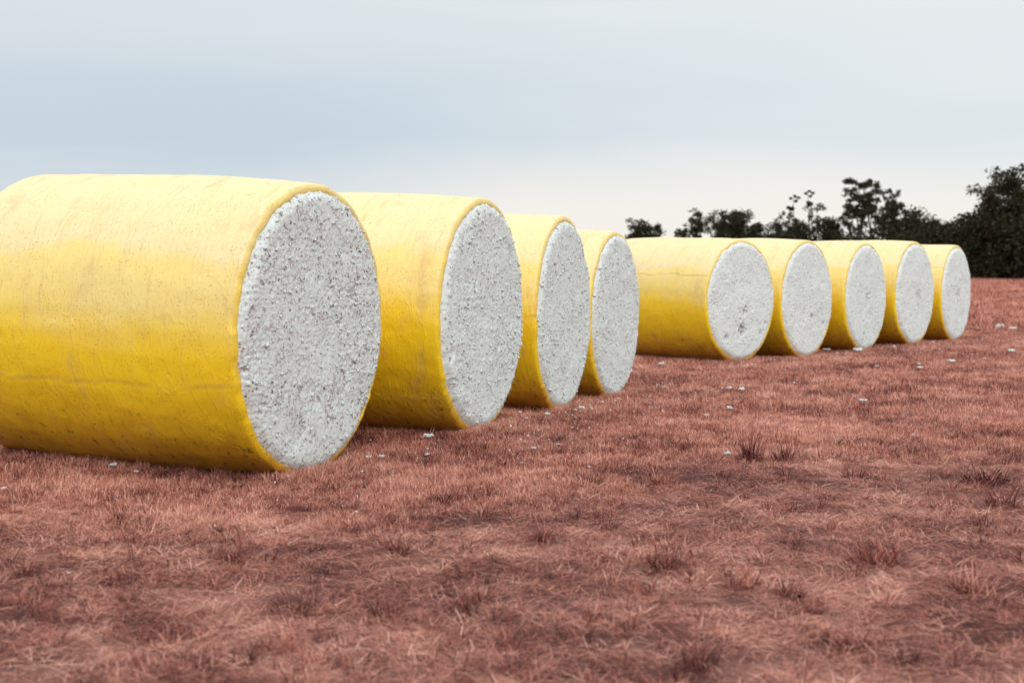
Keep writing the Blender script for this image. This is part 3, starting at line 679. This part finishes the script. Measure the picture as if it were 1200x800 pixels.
def far_d(px): return 1 / np.interp(px, [740, 1000, 1190, 1500], [1 / 300, 1 / 235, 1 / 175, 1 / 120])
def tree(px, top, wpx, kind, lab, lean=0.0, dd=0.0, foot=None):
    rg = np.random.default_rng(int(px * 7 + top))
    d = far_d(px) + dd; m = d / F_PX; X, Y = (px - 600) * m, d
    h0 = float(ground_h(np.array(X), np.array(Y)))
    Hh = CAM_H + (HORIZON - top) * m - h0; W = wpx * m
    e = bpy.data.objects.new('gum_tree', None); scene.collection.objects.link(e); e.location = (X, Y, h0 - .05)
    tag(e, lab, 'tree', 'trees along the far side of the field')
    Vs, Fs, cen, rad = [], [], [], []
    r0 = .014 * Hh + .06
    if kind == 'spindly':
        cen += [np.array([lean * Hh + a * W * .3, 0, Hh * b]) for a, b in ((0, .985), (-1, .96), (1, .965), (.3, .93))]; rad += [W * .15] * 4
        P = [np.array([lean * Hh * f ** 2 + .02 * Hh * math.sin(5 * f), .02 * Hh * math.cos(4 * f), f * Hh * .97]) for f in np.linspace(0, .985, 8)]
        tube(Vs, Fs, P, np.linspace(r0 * .7, .03, 8))
        for k in range(11):
            f = rg.uniform(.55, 1) if k < 6 else rg.uniform(.9, 1.0); b = P[min(7, int(f * 7))]
            q = b + np.array([rg.normal(0, .26) * W, rg.normal(0, .26) * W, rg.uniform(0, .04) * Hh]); q[2] = min(q[2], Hh * .99)
            tube(Vs, Fs, [b * .985, (b + q) / 2 + [0, 0, .02 * Hh], q], [.06, .045, .02], 4); cen.append(q); rad.append(W * rg.uniform(.11, .2))
        n, sz = 620, .22
    else:
        dense = kind == 'dense'
        cb = .18 if dense else (.34 if kind == 'open' else .25)
        nst = 2 if dense else rg.integers(1, 3)
        for s in range(nst):
            lx = lean + rg.normal(0, .05)
            fork = rg.uniform(.30, .42) * Hh
            T = [np.array([(lx * f + .015 * math.sin(6 * f + s)) * Hh + s * .25, .02 * Hh * math.sin(4 * f), f * fork]) for f in np.linspace(0, 1, 5)]
            tube(Vs, Fs, T, np.linspace(r0, r0 * .72, 5), 7)
            nl = 6 if dense else 5
            for k in range(nl):
                az = 2 * np.pi * (k + rg.uniform(-.3, .3)) / nl; z1 = Hh * rg.uniform(.62, .97) if k else Hh * .95
                out = W * .5 * rg.uniform(.35, .9) * math.sqrt(max(.08, 1 - ((z1 / Hh - .62) / .42) ** 2)) * (.3 if k == 0 else 1)
                st = T[-1] if k % 2 == 0 else T[3]
                en = np.array([st[0] + math.cos(az) * out, st[1] + math.sin(az) * out, z1 * .95])
                md = st * .45 + en * .55 + np.array([math.cos(az) * out * .15, 0, .03 * Hh]) + rg.normal(0, .02 * Hh, 3)
                tube(Vs, Fs, [st, md, en], [r0 * .5, r0 * .3, r0 * .1], 5)
                for q in range(5 if dense else 4):
                    f = rg.uniform(.45, 1.0); b = st * (1 - f) ** 2 + 2 * md * f * (1 - f) + en * f * f
                    t = b + rg.normal(0, 1, 3) * np.array([W * .13, W * .13, Hh * .055]); t[2] = np.clip(t[2], Hh * cb, Hh * .95)
                    tube(Vs, Fs, [b, (b + t) / 2 + [0, 0, .015 * Hh], t], [r0 * .18, r0 * .12, .02], 4)
                    cen.append(t); rad.append((W * .15 + .2) * rg.uniform(.6, 1.25) * (1.15 if dense else .74))
                cen.append(en); rad.append((W * .14 + .2) * (1.1 if dense else .8))
        if not dense:                                                     # smaller sprays that fill out the crown between the limbs
            limb_pts = np.array(cen)
            for k in range(34 if kind == 'open' else 16):
                a = rg.uniform(0, 6.28); f = rg.uniform(-1, 1); zz = Hh * (.66 + .31 * f); rr = W * .5 * math.sqrt(1 - f * f * .8) * math.sqrt(rg.random())
                q = np.array([lean * zz + rr * math.cos(a), rr * math.sin(a), zz]); nb = limb_pts[np.argmin(((limb_pts - q) ** 2).sum(1))]
                tube(Vs, Fs, [nb, (nb + q) / 2 + [0, 0, .01 * Hh], q], [.05, .035, .015], 4)
                cen.append(q); rad.append((W * .10 + .12) * rg.uniform(.5, 1.3))
        if dense:
            for k in range(16):
                a = rg.uniform(0, 6.28); z = Hh * rg.uniform(.12, .72); rr = W * .42 * math.sqrt(rg.random()) * (1.05 - .5 * max(0, z / Hh - .45))
                cen.append(np.array([lean * z + rr * math.cos(a), rr * math.sin(a), z])); rad.append(W * rg.uniform(.12, .2) + .2)
        n, sz = (3400, .25) if dense else ((2050, .22) if kind == 'open' else (900, .22))
        n = int(n * np.clip(W * Hh / 45, .45, 2.6))
    tk = link('trunk', mesh_np('trunk', np.concatenate(Vs), np.concatenate(Fs), M_BARK), e)
    V, F = leaf_cloud(cen, rad, n, sz, rg); V[:, 2] = np.clip(V[:, 2], .05, None)
    link('crown', mesh_np('crown', V, F, M_LEAF, smooth=False), e)

TREES = [
    (746, 253, 22, 'dense', 'left lobe of the lone dark bushy tree pair at the treeline\'s left end', 0, 0),
    (764, 258, 22, 'dense', 'lower right one of the lone bushy tree pair at the treeline\'s left end', 0, 6),
    (797, 264, 14, 'dense', 'smallest tree top peeping over the bale with dark holes', 0, 0),
    (812, 243, 22, 'open', 'gappy tree at left of the clump above the bale with dark holes', 0, 0),
    (843, 242, 46, 'open', 'rounded open tree with sky under its crown, above the bale with dark holes', .04, 0),
    (868, 245, 34, 'dense', 'dense dark tree at right of the clump above the bale with dark holes', 0, 4),
    (886, 259, 26, 'dense', 'low dark tree between the rounded clump and the scrub', 0, 0),
    (906, 257, 26, 'dense', 'low dark dome tree left of the sparse saplings', 0, 0),
    (921, 246, 20, 'sparse', 'thin see-through tree left of the dark dome', 0, 0),
    (938, 256, 32, 'dense', 'dark dome tree beneath the two spindly ones', 0, 4),
    (930, 229, 14, 'spindly', 'faint spindly tree left of the bare-stemmed one', 0, -4),
    (947, 223, 14, 'spindly', 'bare-stemmed thin tree with one tuft of leaves at its top', .0, -4),
    (960, 237, 26, 'sparse', 'see-through tree right of the bare-stemmed thin one', 0, 0),
    (972, 251, 26, 'dense', 'small dark tree left of the tall open tree', 0, 0),
    (999, 207, 38, 'open', 'tall open-crowned gum tree, left half of the highest crown in mid line', -.01, 0),
    (1022, 208, 34, 'open', 'tall open-crowned gum tree, right half of the highest crown in mid line', .02, 3),
    (1039, 219, 24, 'open', 'gappy tree stepping down right of the tall open crown', .02, 0),
    (1052, 232, 28, 'open', 'leafy tree on the right shoulder of the tall crowns', 0, 0),
    (1068, 243, 38, 'dense', 'dense tree at the foot of the shoulder right of the tall crowns', 0, 4),
    (1088, 254, 32, 'dense', 'low dark tree in the dip of the treeline', 0, 0),
    (1108, 257, 28, 'dense', 'lowest dark tree in the dip above the last bale', 0, 0),
    (1127, 246, 28, 'dense', 'dark tree rising right of the dip above the last bale', 0, 0),
    (1147, 240, 30, 'open', 'tree with a pale trunk and window of sky, left of the biggest tree', .02, -4),
    (1181, 190, 74, 'open', 'biggest and tallest gum tree, at the right edge of the photo', 0, -6),
    (1184, 213, 84, 'open', 'leafy tree filling the lower crown behind the biggest one', .02, 2),
    (1168, 246, 56, 'dense', 'dense dark tree under the biggest gum at the right edge', 0, 4),
    (1206, 232, 60, 'dense', 'dense dark tree cut by the right edge of the photo', 0, 0),
]
for px, top, wpx, kind, lab, lean, dd in TREES: tree(px, top, wpx, kind, lab, lean, dd)

# scrub that closes the wood below the crowns: a mass nobody could count
rg = np.random.default_rng(77)
cen, rad = [], []
for px in np.concatenate([np.arange(876, 1330, 5.0), np.arange(1085, 1330, 4.0), np.arange(1135, 1330, 3.0)]):
    d = far_d(px) + rg.uniform(-10, 14); m = d / F_PX; X = (px + rg.uniform(-3, 3) - 600) * m; h0 = float(ground_h(np.array(X), np.array(d)))
    top = np.interp(px, [876, 960, 1060, 1110, 1160, 1330], [270, 271, 265, 266, 252, 240]) + rg.uniform(-5, 8)
    Hh = CAM_H + (HORIZON - top) * m - h0
    for z in np.arange(.6, Hh - .5, 1.1):
        cen.append((X + rg.normal(0, .5), d + rg.normal(0, 1.2), h0 + z)); rad.append(rg.uniform(.9, 1.5))
V, F = leaf_cloud(cen, rad, 100000, .28, rg, 1.0)
V[:, 2] = np.maximum(V[:, 2], ground_h(V[:, 0], V[:, 1]) + .02)
tag(link('scrub', mesh_np('scrub', V, F, M_LEAF, smooth=False)), 'dark mass of scrub closing the wood below the tree crowns', 'scrub', kind='stuff')
